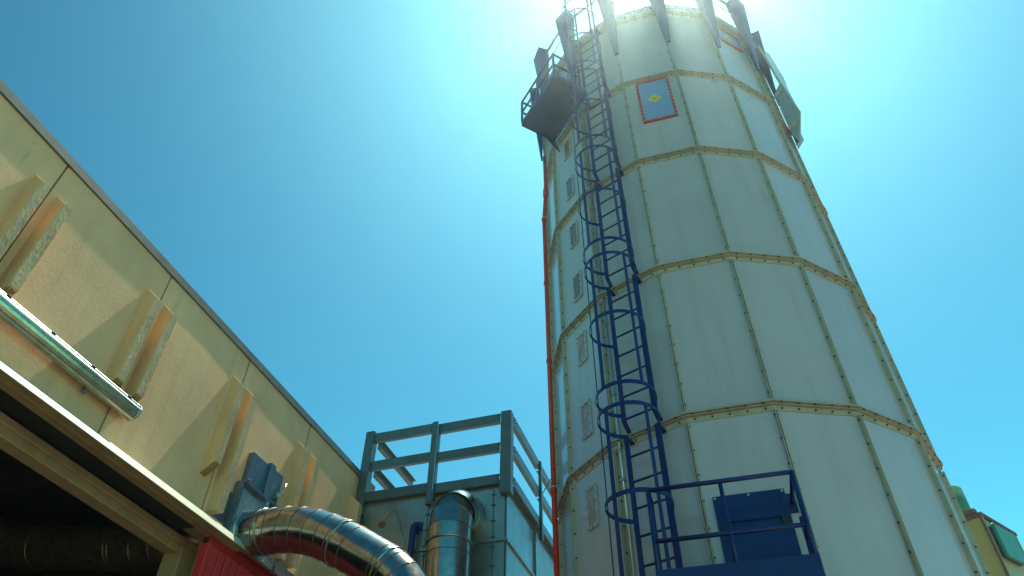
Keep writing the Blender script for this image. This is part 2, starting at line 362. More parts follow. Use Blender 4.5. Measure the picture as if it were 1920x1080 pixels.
# blue relief panels with red frames
for m_, x0, x1, z0, z1 in ((-0.5, -0.232, 0.278, 10.765, 11.865), (1.5, -0.193, 0.294, 13.40, 13.88)):
    F = sface(m_); F.o = F.o + F.y * 0.006; f = MB(); b = 0.035
    for a0, a1, c0, c1 in ((x0, x1, z1 - b, z1), (x0, x1, z0, z0 + b), (x0, x0 + b, z0 + b, z1 - b), (x1 - b, x1, z0 + b, z1 - b)):
        f.box(F, a0, a1, 0.003, 0.03, c0, c1)
    nb = 11
    for j in range(nb):
        zz = z0 + 0.05 + j * (z1 - z0 - 0.1) / (nb - 1)
        for xx in (x0 + b / 2, x1 - b / 2): f.box(F, xx - 0.008, xx + 0.008, 0.03, 0.036, zz - 0.008, zz + 0.008, 1)
    f.box(F, (x0 + x1) / 2 - 0.008, (x0 + x1) / 2 + 0.008, 0.03, 0.036, z0 + b / 2 - 0.008, z0 + b / 2 + 0.008, 1)
    fr = part('relief_panel', f, [M['red'], M['galv']], silo, label='blue relief panel in a red bolted frame')
    pn = MB(); pn.box(F, x0 + b - 0.003, x1 - b + 0.003, 0.006, 0.014, z0 + b - 0.003, z1 - b + 0.003)
    part('panel_sheet', pn, M['bluepale'], fr)
    cx, cz = (x0 + x1) / 2 - 0.012, (z0 + z1) / 2 + 0.03
    s_ = MB(); hx, hz = 0.105, 0.105
    s_.prism([F(cx - hx, 0.0142, cz), F(cx, 0.0142, cz - hz), F(cx + hx, 0.0142, cz), F(cx, 0.0142, cz + hz)], F.y * 0.004)
    for j in range(4):       # illegible lines of small print
        zz = cz - 0.04 + 0.022 * j; ww = 0.05 - abs(j - 1.5) * 0.01
        s_.box(F, cx - ww, cx + ww - 0.03 * (j > 1), 0.0185, 0.0195, zz, zz + 0.006, 1)
    s_.box(F, cx + 0.025, cx + 0.055, 0.0186, 0.0198, cz - 0.005, cz + 0.03, 2)
    part('warning_sign', s_, [M['yellow'], M['black'], M['pink']], fr)
# blue hatch door above the lower platform
F = sface(-0.5); d = MB()
d.box(F, -0.325, 0.30, 0.003, 0.03, 3.45, 4.765)
hd = part('hatch_door', d, M['blue'], silo, label='blue bolted hatch door over the platform', bev=0.004)
d = MB()
for a0, a1, c0, c1 in ((-0.25, 0.235, 4.50, 4.72), (-0.245, 0.235, 4.135, 4.475), (-0.245, -0.02, 3.75, 4.11), (-0.01, 0.235, 3.75, 4.11)):
    d.box(F, a0, a1, 0.0305, 0.046, c0, c1)
part('door_panel', d, M['blue'], hd, bev=0.005)
d = MB()
for x, z in ((-0.305, 4.74), (-0.01, 4.74), (0.28, 4.74), (-0.305, 4.42), (0.28, 4.42), (-0.305, 4.08), (0.28, 4.08)):
    d.tube([F(x, 0.0305, z), F(x, 0.042, z)], 0.011, 8)
part('door_bolts', d, M['white'], hd, kind='stuff')
d = MB(); d.box(F, 0.22, 0.27, 0.0305, 0.07, 4.42, 4.50); d.box(F, -0.28, -0.25, 0.0305, 0.06, 4.40, 4.48)
part('latch', d, M['black'], hd)
# thin conduit by the ladder
F = sface(-1.5); t = MB()
t.tube([F(-0.36, 0.03, 0.1), F(-0.36, 0.03, 13.9)], 0.014, 8)
for z in [1 + 1.05 * j for j in range(12)]: t.box(F, -0.385, -0.335, 0.004, 0.05, z, z + 0.03)
part('conduit', t, M['galv'], silo)

# ------------------------------------------------------------------ caged ladder
LF = sface(-1.5)
lad = thing('caged_ladder', 'dark blue steel ladder with a round safety cage up the silo', 'ladder', LF(-0.02, 0.15, 0))
tl, hs, so_ = -0.02, 0.183, 0.15
HR = 0.305; HC = so_ + math.sqrt(HR * HR - hs * hs)
def hoop_pt(phi, z, r=HR): return LF(tl + r * math.sin(phi), HC + r * math.cos(phi), z)
ph_end = math.pi - math.asin(hs / HR)
secs = [(RZ[i + 1], RZ[i]) for i in range(1, 5)] + [(0.05, RZ[5]), (RZ[1], RZ[0])]
for i, (z0, z1) in enumerate(secs):
    top = z1 - 0.05
    dx = 0.0
    for sg in (-1, 1):
        s_ = MB()
        w = 0.045 if sg < 0 else 0.058
        x = tl + sg * hs
        s_.box(LF, x - w / 2, x + w / 2, so_ - 0.012, so_ + 0.012, z0 + 0.11, top)
        # bent foot and head running back to the wall
        s_.prism([LF(x - w / 2, so_ - 0.012, z0 + 0.112), LF(x - w / 2, so_ + 0.012, z0 + 0.112), LF(x - w / 2, 0.07, z0 + 0.018), LF(x - w / 2, 0.05, z0 + 0.018)], LF.x * w)
        s_.box(LF, x - w / 2 + 0.002, x + w / 2 - 0.002, 0.02, so_ - 0.013, top - 0.045, top - 0.02)
        part('stile', s_, M['blue'], lad)
    nr = max(2, round((top - z0 - 0.1) / 0.285))
    for j in range(nr):
        z = z0 + 0.14 + j * (top - z0 - 0.12) / nr
        part('rung', MB().tube([LF(tl - hs, so_, z), LF(tl + hs, so_, z)], 0.012, 8), M['blue'], lad)
def hoop(z):
    h = MB(); rings = []
    for j in range(29):
        p = -ph_end + 2 * ph_end * j / 28
        a = hoop_pt(p, z - 0.022, HR); b = hoop_pt(p, z - 0.022, HR + 0.006)
        rings.append([a, b, b + Vector((0, 0, 0.044)), a + Vector((0, 0, 0.044))])
    h.loft(rings); part('cage_hoop', h, M['blue'], lad)
hz = []
for z0, z1 in secs:
    if z0 < 1: hz += [2.6, z1 - 0.06]
    else: hz += [z0 + 0.19, z0 + 1.12, z1 - 0.06]
hz += [RZ[0] + 0.35, RZ[0] + 1.1]
for z in hz: hoop(z)
for z0, z1 in secs:
    za, zb = (2.6 if z0 < 1 else z0 + 0.19), z1 - 0.06
    for p, w in ((-0.28, 0.046), (1.12, 0.036), (-1.35, 0.014)):
        c0, c1 = hoop_pt(p, za, HR - 0.006), hoop_pt(p, zb if w > 0.02 else zb + 0.25, HR - 0.006)
        rad = (hoop_pt(p, 0) - LF(tl, HC, 0)).normalized()
        part('cage_strap', MB().bar(c0, c1, w, 0.008, up=rad), M['blue'], lad)
# guard rails of the exit above the rim
for sg in (-1, 1):
    part('handrail', MB().tube([LF(tl + sg * hs, so_ + 0.04, RZ[0] - 0.1), LF(tl + sg * hs, so_ + 0.04, RZ[0] + 1.25)], 0.018, 8), M['blue'], lad)
for p in (-0.28, 1.12):
    part('cage_strap', MB().bar(hoop_pt(p, RZ[0]), hoop_pt(p, RZ[0] + 1.12), 0.036, 0.008, up=LF.y), M['blue'], lad)

# ------------------------------------------------------------------ upper platform (left of the ladder)
PF = sface(-2.5)
up = thing('balcony', 'small blue balcony high up on the left side of the silo', 'balcony', PF(0.2, 0.4, 11.95))
x0, x1, y0, y1, z = -0.26, 0.78, 0.13, 0.73, 11.96
part('deck', MB().box(PF, x0 + 0.01, x1 - 0.01, y0, y1 - 0.01, z, z + 0.012), M['blue'], up)
def kick(a, b):
    part('kick_plate', MB().bar(a, b, 0.02, 0.12), M['blue'], up)
kick(PF(x0, y1, z + 0.05), PF(x1, y1, z + 0.05)); kick(PF(x0, y0, z + 0.05), PF(x0, y1, z + 0.05)); kick(PF(x1, y0, z + 0.05), PF(x1, y1, z + 0.05))
part('support_beam', MB().box(PF, x0 - 0.02, x1 + 0.03, 0.122, 0.16, z - 0.1, z - 0.005), M['blue'], up)
for x in (x0 + 0.02, x1 - 0.03):
    part('gusset', MB().prism([PF(x, 0.002, z - 0.30), PF(x, 0.02, z - 0.30), PF(x, 0.35, z - 0.014), PF(x, 0.122, z - 0.014)], PF.x * 0.012), M['blue'], up)
rh = 0.72
for x, y in ((x0, y1), ((x0 + x1) / 2, y1), (x1, y1), (x0, y0 + 0.02), (x1, y0 + 0.1)):
    part('post', MB().bar(PF(x, y, z + 0.1), PF(x, y, z + rh), 0.03, 0.03, up=PF.y), M['blue'], up)
for h in (rh, rh * 0.55):
    part('rail', MB().bar(PF(x0 - 0.014, y1, z + h), PF(x1 + 0.014, y1, z + h), 0.028, 0.028), M['blue'], up)
    for x, ye in ((x0, y0), (x1, y0 + 0.1)):
        part('rail', MB().bar(PF(x, ye, z + h), PF(x, y1 - 0.016, z + h), 0.028, 0.028), M['blue'], up)

# ------------------------------------------------------------------ lower platform in front of the hatch
PF = sface(-0.5)
lp = thing('work_platform', 'blue railed work platform in front of the blue hatch at the bottom', 'platform', PF(-0.25, 0.3, 3.7))
x0, x1, y1 = -0.87, 0.36, 0.60
part('deck', MB().box(PF, x0, x1, 0.07, y1 - 0.012, 3.60, 3.63), M['blue'], lp)
part('kick_plate', MB().box(PF, x0, x1, y1 - 0.01, y1, 3.52, 3.925), M['blue'], lp)
for x in (x0, x1 - 0.01): part('kick_plate', MB().box(PF, x, x + 0.01, 0.07, y1 - 0.011, 3.60, 3.925), M['blue'], lp)
def pbar(nm, pts, r=0.017): part(nm, MB().tube(pts, r, 10), M['blue'], lp)
zt, zm = 4.625, 4.17
pbar('post', [PF(x0 + 0.02, y1 - 0.03, 3.64), PF(x0 + 0.02, y1 - 0.03, zt)], 0.02)
pbar('post', [PF(-0.245, y1 - 0.03, 3.64), PF(-0.245, y1 - 0.03, zt)])
pbar('post', [PF(x1 - 0.02, y1 - 0.03, 3.64), PF(x1 - 0.02, y1 - 0.03, zt)], 0.021)
pbar('post', [PF(x1 - 0.02, 0.32, 3.64), PF(x1 - 0.02, 0.32, 4.35)])
pbar('post', [PF(x0 + 0.02, 0.36, 3.64), PF(x0 + 0.02, 0.36, zt)], 0.019)
pbar('top_rail', [PF(x0 + 0.02, y1 - 0.03, zt), PF(x1 - 0.02, y1 - 0.03, zt)], 0.02)
pbar('mid_rail', [PF(x0 + 0.02, y1 - 0.03, zm), PF(x1 - 0.03, y1 - 0.03, zm)], 0.019)
pbar('top_rail', [PF(x1 - 0.02, y1 - 0.03, zt), PF(x1 - 0.02, 0.02, zt)], 0.02)
pbar('top_rail', [PF(x0 + 0.02, y1 - 0.03, zt), PF(x0 + 0.02, 0.36, zt)], 0.019)
pbar('mid_rail', [PF(x1 - 0.02, y1 - 0.03, zm), PF(x1 - 0.02, 0.32, zm)])
part('fixing_plate', MB().box(PF, x1 - 0.055, x1 + 0.015, 0.004, 0.016, zt - 0.09, zt + 0.09), M['blue'], lp)

# ------------------------------------------------------------------ red pipe on the silo's left edge
pv = vdir(-3.62); pr_ = 2.235
def rp(z, dr=0.0, dt=0.0):
    tg = Vector((-pv.y, pv.x, 0)); return AX + pv * (pr_ + dr) + tg * dt + Vector((0, 0, z))
pipe = thing('red_pipe', 'slim red pipe running straight up the left edge of the silo', 'pipe', rp(0))
part('pipe_run', MB().tube([rp(0.05), rp(10.72), rp(10.86, -0.01, 0.03), rp(11.25, -0.03, 0.10), rp(11.36, -0.035, 0.11), rp(12.3, -0.035, 0.11)], 0.031, 12), M['redpipe'], pipe)
for z in (2.2, 3.9, 5.75, 7.7, 9.2, 10.66):
    part('pipe_clamp', MB().tube([rp(z), rp(z + 0.055)], 0.041, 12), M['redpipe'], pipe)
for z in (5.815, 10.73): part('pipe_clamp', MB().tube([rp(z), rp(z + 0.018)], 0.037, 12), M['white'], pipe)
part('pipe_elbow', MB().tube([rp(11.2, -0.03, 0.09), rp(11.36, -0.035, 0.11)], 0.046, 12), M['redpipe'], pipe)

# ------------------------------------------------------------------ sheet hood at the upper right
hood = thing('sheet_metal_hood', 'pale sheet metal hood sticking out at the upper right of the silo', 'hood', AX + vdir(3) * 2.2 + Vector((0, 0, 12)))
def hp(v, r, z): return AX + vdir(v) * r + Vector((0, 0, z))
near = [hp(2.72, 2.30, 14.45), hp(2.74, 2.36, 13.1), hp(2.76, 2.44, 12.1), hp(2.76, 2.25, 11.42)]
far = [hp(3.35, 2.48, 15.0), hp(3.35, 2.53, 14.0), hp(3.35, 2.47, 12.8), hp(3.35, 2.26, 12.0)]
hm = MB()
for i in range(2): hm.prism([near[i], near[i + 1], far[i + 1], far[i]], vdir(3) * 0.012)
part('hood_sheet', hm, M['hood'], hood)
part('hood_base', MB().prism([near[2], near[3], far[3], far[2]], vdir(3) * 0.012), M['flange'], hood)
for pl in (near, far):
    for i in range(3): part('edge_angle', MB().bar(pl[i], pl[i + 1], 0.03, 0.03), M['flange'], hood)
part('side_plate', MB().prism([near[1], near[2], near[3], hp(2.76, 2.205, 11.6), hp(2.76, 2.205, 12.9)], (vdir(3.5) - vdir(2.5)).normalized() * 0.012), M['hood'], hood)
part('stay', MB().bar(hp(2.7, 2.18, 12.72), hp(2.76, 2.37, 12.98), 0.05, 0.04), M['flange'], hood)
part('stay', MB().bar(hp(2.7, 2.2, 11.78), hp(2.78, 2.39, 11.96), 0.04, 0.03), M['flange'], hood)
part('back_plate', MB().prism([hp(3.0, 2.2, 12.75), hp(3.0, 2.2, 11.5), hp(3.3, 2.38, 12.0), hp(3.3, 2.38, 12.75)], vdir(3) * 0.01), M['hood'], hood)

# ------------------------------------------------------------------ factory building on the left
BA = R_(18.0)
BU = Vector((math.sin(BA), math.cos(BA), 0)); BN = Vector((math.cos(BA), -math.sin(BA), 0))
B = Fr((0, 0, 0), BU, BN, (0, 0, 1))          # x along the wall, y out of the wall towards the yard, z up
WN = -5.0                                      # wall plane
bld = thing('factory_building', 'cream rendered factory wall with paired fins and a dark open doorway', 'building', B(5, WN, 0))
joints = [-6.4, -4.93, -3.45, -1.97, -0.49, 0.99, 2.497, 3.975, 5.444, 6.886, 8.42]
ZL, ZT = 4.86, 6.815
rj = random.Random(3)
def wall_sheet(u0, u1, z0, z1, nu, nz, amp):
    """front sheet with a slightly uneven render surface, plus thickness"""
    mb = MB(); vsx = []; fs = []
    tilt = rj.uniform(-0.004, 0.004); ph1, ph2 = rj.uniform(0, 6), rj.uniform(0, 6)
    for j in range(nz + 1):
        for i in range(nu + 1):
            u = u0 + (u1 - u0) * i / nu; z = z0 + (z1 - z0) * j / nz
            e = min(i, nu - i, 1) * 0.004
            d = e + amp * (math.sin(u * 2.1 + ph1) * math.sin(z * 2.7 + ph2)) + tilt * (z - z1) / 2 - 0.004
            vsx.append(B(u, WN + d, z))
    for j in range(nz):
        for i in range(nu):
            q = j * (nu + 1) + i; fs.append((q, q + nu + 1, q + nu + 2, q + 1))
    mb.add(vsx, fs, True)
    mb.box(B, u0, u1, WN - 0.18, WN - 0.012, z0, z1)
    k = 0.012
    mb.quad(B(u0, WN - k, z0), B(u0, WN - k, z1), B(u0, WN - 0.005, z1), B(u0, WN - 0.005, z0))
    mb.quad(B(u1, WN - k, z0), B(u1, WN - k, z1), B(u1, WN - 0.005, z1), B(u1, WN - 0.005, z0))
    return mb
for i in range(len(joints) - 1):
    a, b = joints[i] + 0.009, joints[i + 1] - 0.009
    part('wall_panel', wall_sheet(a, b, ZL, ZT, 14, 16, 0.0035), M['plaster'], bld)
    if a > 5: part('wall_panel', wall_sheet(max(a, 5.9), b, 0.0, ZL - 0.004, 8, 12, 0.002), M['plaster'], bld)
part('wall_core', MB().box(B, -6.4, 8.42, WN - 0.32, WN - 0.19, ZL, ZT), M['concrete'], bld)
part('wall_core', MB().box(B, 5.9, 8.42, WN - 0.32, WN - 0.19, 0, ZL - 0.01), M['concrete'], bld)
part('end_wall', MB().box(B, 8.43, 8.6, -14.0, WN - 0.03, 0, ZT), M['plaster'], bld)
part('roof', MB().box(B, -6.4, 8.6, -14.0, WN - 0.31, ZT - 0.15, ZT + 0.03), M['dark'], bld)
for i in range(0, len(joints) - 1):
    c = MB()
    a, b = joints[i] + 0.35, joints[i + 1] + 0.349
    c.box(B, a, b, WN - 0.4, WN + 0.024, ZT + 0.002, ZT + 0.092)
    part('coping', c, M['coping'], bld)
# paired fins
pairs = [-3.52, -2.06, -0.59, 0.86, 2.322, 3.785, 5.25, 6.70, 8.175]
for i, u in enumerate(pairs):
    for j, uu in enumerate((u, u + 0.248)):
        if uu > 8.3: continue
        longp = (i == 6 and j == 1) or i > 6
        zb = 4.955 if longp else 5.25
        prof = [(WN - 0.006, 6.485), (WN + 0.15, 6.335), (WN + 0.15, zb + (0 if longp else 0.12)), (WN - 0.006, zb)]
        f = MB()
        k = 8      # front edge broken into lengths, for an uneven sawn edge
        rr = random.Random(i * 7 + j)
        pl0 = [B(uu, n, z) for n, z in prof]
        f.prism(pl0, BU * 0.093)
        o = part('wall_fin', f, M['fin'], bld, bev=0.004)
        es = MB(); seg_n = 9; zl, zh = prof[2][1] + 0.006, prof[1][1] - 0.006     # rough sawn front edge
        rings = []
        for q in range(seg_n + 1):
            zz = zl + (zh - zl) * q / seg_n; j1, j2, j3 = rr.uniform(0.001, 0.004), rr.uniform(0.0, 0.003), rr.uniform(0.003, 0.007)
            rings.append([B(uu + j1, WN + 0.1495, zz), B(uu + 0.093 - j2, WN + 0.1495, zz), B(uu + 0.090 - j2, WN + 0.15 + j3, zz), B(uu + 0.046, WN + 0.151 + j3 * 0.7, zz), B(uu + 0.003 + j1, WN + 0.15 + j3, zz)])
        es.loft(rings); part('sawn_edge', es, M['sawn'], o)
        if not longp:
            e = MB(); e.add([B(uu + 0.003, WN + 0.146, zb + 0.115), B(uu + 0.09, WN + 0.146, zb + 0.115), B(uu + 0.09, WN + 0.002, zb - 0.0015), B(uu + 0.003, WN + 0.002, zb - 0.0015)], [(0, 1, 2, 3)])
            for q in range(5):   # splintered end grain
                x = uu + 0.006 + 0.017 * q; dz = rr.uniform(0.004, 0.012)
                e.prism([B(x, WN + 0.14, zb + 0.111), B(x, WN + 0.01, zb + 0.003), B(x, WN + 0.02, zb + 0.009 - dz), B(x, WN + 0.13, zb + 0.101 - dz)], BU * rr.uniform(0.007, 0.012))
            part('end_grain', e, M['endgrain'], o)
# opening: track cover, soffit, frame
tcv = MB()
ua, ub = -6.4, 5.985
def strip(mb, u0, u1, prof, mi=0):
    mb.prism([B(u0, n, z) for n, z in prof], BU * (u1 - u0), mi)
strip(tcv, ua, ub, [(WN + 0.004, 4.895), (WN + 0.14, 4.845), (WN + 0.215, 4.742), (WN + 0.215, 4.736), (WN + 0.205, 4.736), (WN + 0.135, 4.832), (WN + 0.004, 4.88)])
part('track_cover', tcv, M['white'], bld, label='white sloping flashing over the doorway')
tcv = MB()
strip(tcv, ua, ub, [(WN + 0.203, 4.735), (WN + 0.15, 4.728), (WN + 0.13, 4.722), (WN + 0.115, 4.730), (WN + 0.05, 4.722), (WN + 0.05, 4.740), (WN + 0.19, 4.745)])
part('drip_edge', tcv, M['brown'], bld)
gv = MB(); strip(gv, 5.99, 8.3, [(WN + 0.004, 4.93), (WN + 0.15, 4.885), (WN + 0.155, 4.815), (WN + 0.19, 4.805), (WN + 0.20, 4.735), (WN + 0.16, 4.728), (WN + 0.15, 4.79), (WN + 0.004, 4.80)])
part('track_flashing', gv, M['galv'], bld)
for u in (6.55, 7.1, 7.65): part('flashing_clip', MB().box(B, u, u + 0.025, WN + 0.15, WN + 0.204, 4.725, 4.83), M['galv'], bld)
part('door_track', MB().box(B, -6.4, 5.56, -5.33, WN + 0.048, 4.83, 4.868), M['dark'], bld)
part('lintel', MB().box(B, -6.4, 5.9, -5.52, -5.30, 4.725, 4.797), M['concrete'], bld, bev=0.008)
part('lintel', MB().box(B, -6.4, 5.9, -5.50, -5.335, 4.65, 4.73), M['concrete'], bld, bev=0.008)
part('pillar', MB().box(B, 5.69, 5.89, -5.52, -5.30, 0.0, 4.722), M['concrete'], bld, bev=0.008)
# dark hall behind the opening
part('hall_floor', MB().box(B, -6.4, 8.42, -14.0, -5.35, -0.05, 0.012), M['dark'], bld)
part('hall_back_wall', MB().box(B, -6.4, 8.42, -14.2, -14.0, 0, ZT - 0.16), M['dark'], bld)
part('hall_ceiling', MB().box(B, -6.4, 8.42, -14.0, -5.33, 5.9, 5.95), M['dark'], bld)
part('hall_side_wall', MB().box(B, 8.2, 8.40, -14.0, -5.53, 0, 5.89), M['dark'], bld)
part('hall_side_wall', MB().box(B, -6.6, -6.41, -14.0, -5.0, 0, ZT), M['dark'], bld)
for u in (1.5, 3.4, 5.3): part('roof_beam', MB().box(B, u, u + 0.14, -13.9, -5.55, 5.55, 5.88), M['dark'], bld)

# big dark duct inside the hall
def pipe_seams(root, nm, pts, r, m, ring_r=0.012):
    for a, b in pts:
        a = Vector(a); b = Vector(b).normalized()
        ref = Vector((0, 0, 1)) if abs(b.z) < 0.9 else Vector((1, 0, 0)); x = b.cross(ref).normalized(); y = b.cross(x)
        part(nm, MB().tube([a + (x * math.cos(t) + y * math.sin(t)) * r for t in [2 * math.pi * j / 28 for j in range(28)]], ring_r, 6, closed_path=True), m, root)
hd = thing('hall_duct', 'big dark ventilation duct running across inside the doorway', 'duct', B(5, -7.4, 4.0))
HU = 6.15
hpath = [B(HU, -5.25, 5.0), B(HU, -6.3, 5.02), B(HU, -8.0, 5.24), B(HU - 0.05, -8.25, 5.29), B(HU - 0.2, -8.5, 5.35), B(HU - 0.42, -8.68, 5.42), B(HU - 0.7, -8.76, 5.5), B(HU - 2.2, -8.8, 5.5)]
part('duct_run', MB().tube(hpath, 0.25, 28), M['darkduct'], hd)
pipe_seams(hd, 'seam_ring', [(B(HU, n, z), BN) for n, z in ((-5.75, 5.01), (-6.0, 5.015), (-6.25, 5.02), (-6.55, 5.05), (-6.6, 5.056), (-7.75, 5.21))], 0.252, M['darkduct'], 0.013)
pipe_seams(hd, 'seam_ring', [(hpath[i], hpath[i + 1] - hpath[i - 1]) for i in (3, 4, 5, 6)], 0.252, M['darkduct'], 0.013)

# red sliding door
door = thing('sliding_door', 'red ribbed sliding door hanging under the galvanised flashing', 'door', B(6.9, WN + 0.04, 0))
ru0, ru1 = 5.592, 7.25
part('door_leaf', MB().box(B, ru0, ru1, WN + 0.004, WN + 0.065, 0.05, 4.72), M['redgap'], door)
part('door_trim', MB().box(B, ru0 + 0.001, ru1 - 0.001, WN + 0.066, WN + 0.092, 4.66, 4.775), M['reddark'], door, bev=0.004)
part('door_trim', MB().box(B, ru0 - 0.012, ru0 + 0.055, WN + 0.002, WN + 0.095, 0.06, 4.658), M['reddoor'], door, bev=0.004)
u = ru0 + 0.068
while u < ru1 - 0.1:
    part('plank', MB().box(B, u, u + 0.098, WN + 0.066, WN + 0.094 + random.uniform(-0.002, 0.002), 0.06, 4.655), M['reddoor'], door, bev=0.004)
    u += 0.116

# linear lamp below the fins
LN, LZ = WN + 0.105, 5.225
lamp = thing('wall_lamp', 'long shiny linear lamp fitting fixed below the wall fins', 'lamp', B(2.5, LN, LZ))
u0, u1 = -1.0, 4.14
h = MB(); h.prism([B(u0, LN + a * 0.86, LZ + b * 0.86) for a, b in ((-0.08, 0.0), (-0.075, 0.075), (-0.02, 0.10), (0.03, 0.095), (0.052, 0.082), (0.06, 0.07), (0.058, 0.052), (0.075, 0.042), (0.083, 0.022), (0.078, 0.006), (-0.06, -0.004))], BU * (u1 - u0))
part('lamp_housing', h, M['galv'], lamp)
lens = MB(); rings = []
for u in (u0 + 0.01, u1 - 0.012):
    rings.append([B(u, LN + a * 0.86, LZ + b * 0.86) for a, b in ((-0.074, -0.002), (-0.078, -0.035), (-0.066, -0.066), (-0.046, -0.078), (-0.036, -0.076), (-0.028, -0.086), (-0.004, -0.090), (0.004, -0.084), (0.012, -0.090), (0.034, -0.078), (0.042, -0.068), (0.05, -0.07), (0.066, -0.046), (0.073, -0.02), (0.075, 0.006))])
lens.loft(rings, True)
part('lamp_cover', lens, M['lens'], lamp)
part('end_cap', MB().prism([B(u1 - 0.012, LN + a * 0.86, LZ + b * 0.86) for a, b in ((-0.084, 0.0), (-0.08, 0.078), (-0.02, 0.104), (0.035, 0.098), (0.064, 0.075), (0.088, 0.022), (0.07, -0.05), (0.03, -0.086), (-0.01, -0.094), (-0.05, -0.084), (-0.078, -0.05))], BU * 0.022), M['galv'], lamp, bev=0.004)
for j in range(11):
    u = u0 + 0.42 + j * 0.455
    part('clip', MB().prism([B(u, LN + a * 0.86, LZ + b * 0.86) for a, b in ((0.050, 0.098), (0.066, 0.082), (0.062, 0.045), (0.052, 0.06))], BU * 0.035), M['bolt'], lamp)
for u in (0.3, 2.0, 3.62):
    part('bracket', MB().box(B, u, u + 0.03, WN, LN - 0.05, LZ + 0.03, LZ + 0.05), M['galv'], lamp)
    part('hook', MB().tube([B(u, LN - 0.06, LZ - 0.07), B(u, LN - 0.06, LZ - 0.10), B(u + 0.02, LN - 0.05, LZ - 0.115)], 0.012, 8), M['dampblue'], lamp)

# slide gate damper on the wall, where the duct leaves the building
gate = thing('slide_gate', 'blue grey slide gate damper bolted to the cream wall above the duct', 'damper', B(6.1, WN + 0.05, 4.9))
part('cover_plate', MB().box(B, 5.88, 6.20, WN, WN + 0.075, 5.455, 5.84), M['dampblue'], gate, bev=0.006)
part('cover_plate', MB().box(B, 6.275, 6.50, WN, WN + 0.07, 5.455, 5.86), M['dampblue'], gate, bev=0.006)
part('guide_channel', MB().box(B, 6.185, 6.29, WN + 0.002, WN + 0.105, 5.46, 5.87), M['dampblue'], gate, bev=0.006)
part('gate_frame', MB().box(B, 5.83, 6.50, WN, WN + 0.075, 4.80, 5.44), M['galv'], gate, bev=0.006)
part('gate_rim', MB().box(B, 5.81, 6.53, WN + 0.004, WN + 0.13, 5.425, 5.448), M['dampblue'], gate)
part('gate_rim', MB().box(B, 5.80, 5.829, WN + 0.004, WN + 0.11, 4.80, 5.42), M['dampblue'], gate)
part('gate_rim', MB().box(B, 6.24, 6.30, WN + 0.076, WN + 0.125, 5.22, 5.423), M['galv'], gate)
part('back_plate', MB().box(B, 5.60, 5.795, WN + 0.002, WN + 0.012, 4.96, 5.30), M['dampblue'], gate)
part('handle', MB().tube([B(6.44, WN + 0.06, 5.56), B(6.44, WN + 0.16, 5.57), B(6.43, WN + 0.17, 5.63), B(6.45, WN + 0.17, 5.72)], 0.014, 8), M['galv'], gate)
part('handle_pin', MB().box(B, 6.40, 6.44, WN + 0.071, WN + 0.12, 5.53, 5.60), M['galv'], gate)
part('bolts', MB().tube([B(6.51, WN + 0.12, 5.44), B(6.56, WN + 0.15, 5.455)], 0.014, 6).tube([B(5.84, WN + 0.12, 5.44), B(5.84, WN + 0.15, 5.46)], 0.012, 6), M['rust'], gate, kind='stuff')

# galvanised duct from the wall towards the yard
def elbow(path_dirs): pass
DU = 6.14
dp = [(-4.93, 4.985), (-4.74, 4.985), (-4.60, 4.985), (-4.44, 4.975), (-4.27, 4.945), (-4.10, 4.895), (-3.93, 4.825), (-3.80, 4.757), (-3.62, 4.655), (-3.27, 4.435), (-3.17, 4.36), (-3.07, 4.265), (-2.98, 4.14), (-2.91, 3.99), (-2.86, 3.82), (-2.84, 3.62), (-2.83, 0.3)]
P = [B(DU, n, z) for n, z in dp]
duct = thing('galvanised_duct', 'large shiny galvanised duct bending out of the cream wall and down', 'duct', B(DU, -4, 0))
DR = 0.232
# each rolled length of the duct is its own piece
cuts = [(0, 2), (2, 3), (3, 4), (4, 5), (5, 6), (6, 7), (7, 9), (9, 10), (10, 11), (11, 12), (12, 13), (13, 14), (14, 15), (15, 16)]
def cyl_piece(P, a, b, r, seg=40):
    def ringat(i):
        t = (P[min(i + 1, len(P) - 1)] - P[max(i - 1, 0)]).normalized()
        x = BU if abs(t.dot(BU)) < 0.5 else BN
        x = (x - t * x.dot(t)).normalized(); y = t.cross(x)
        d1 = (P[i] - P[max(i - 1, 0)]).normalized() if i else t
        k = 1 / max(0.5, d1.dot(t))
        return [P[i] + (x * math.cos(2 * math.pi * j / seg) + y * math.sin(2 * math.pi * j / seg) * k) * r for j in range(seg)]
    return MB().loft([ringat(i) for i in range(a, b + 1)], cap=False, smooth=True)
for a, b in cuts: part('duct_length', cyl_piece(P, a, b, DR), M['duct'], duct)
pipe_seams(duct, 'seam_ring', [(P[i], P[min(i + 1, len(P) - 1)] - P[i - 1]) for i in (1, 2, 3, 4, 5, 6, 7, 8, 9, 10, 11, 12, 13, 14, 15)], DR + 0.001, M['seam'], 0.0055)
pipe_seams(duct, 'coupling_ring', [(P[1] + (P[2] - P[1]) * 0.35, P[2] - P[1]), (P[7] + (P[8] - P[7]) * 0.25, P[8] - P[7]), (P[9] + (P[10] - P[9]) * 0.5, P[10] - P[9])], DR + 0.004, M['duct'], 0.010)
pipe_seams(duct, 'collar', [(P[0], BN)], DR + 0.012, M['galv'], 0.02)

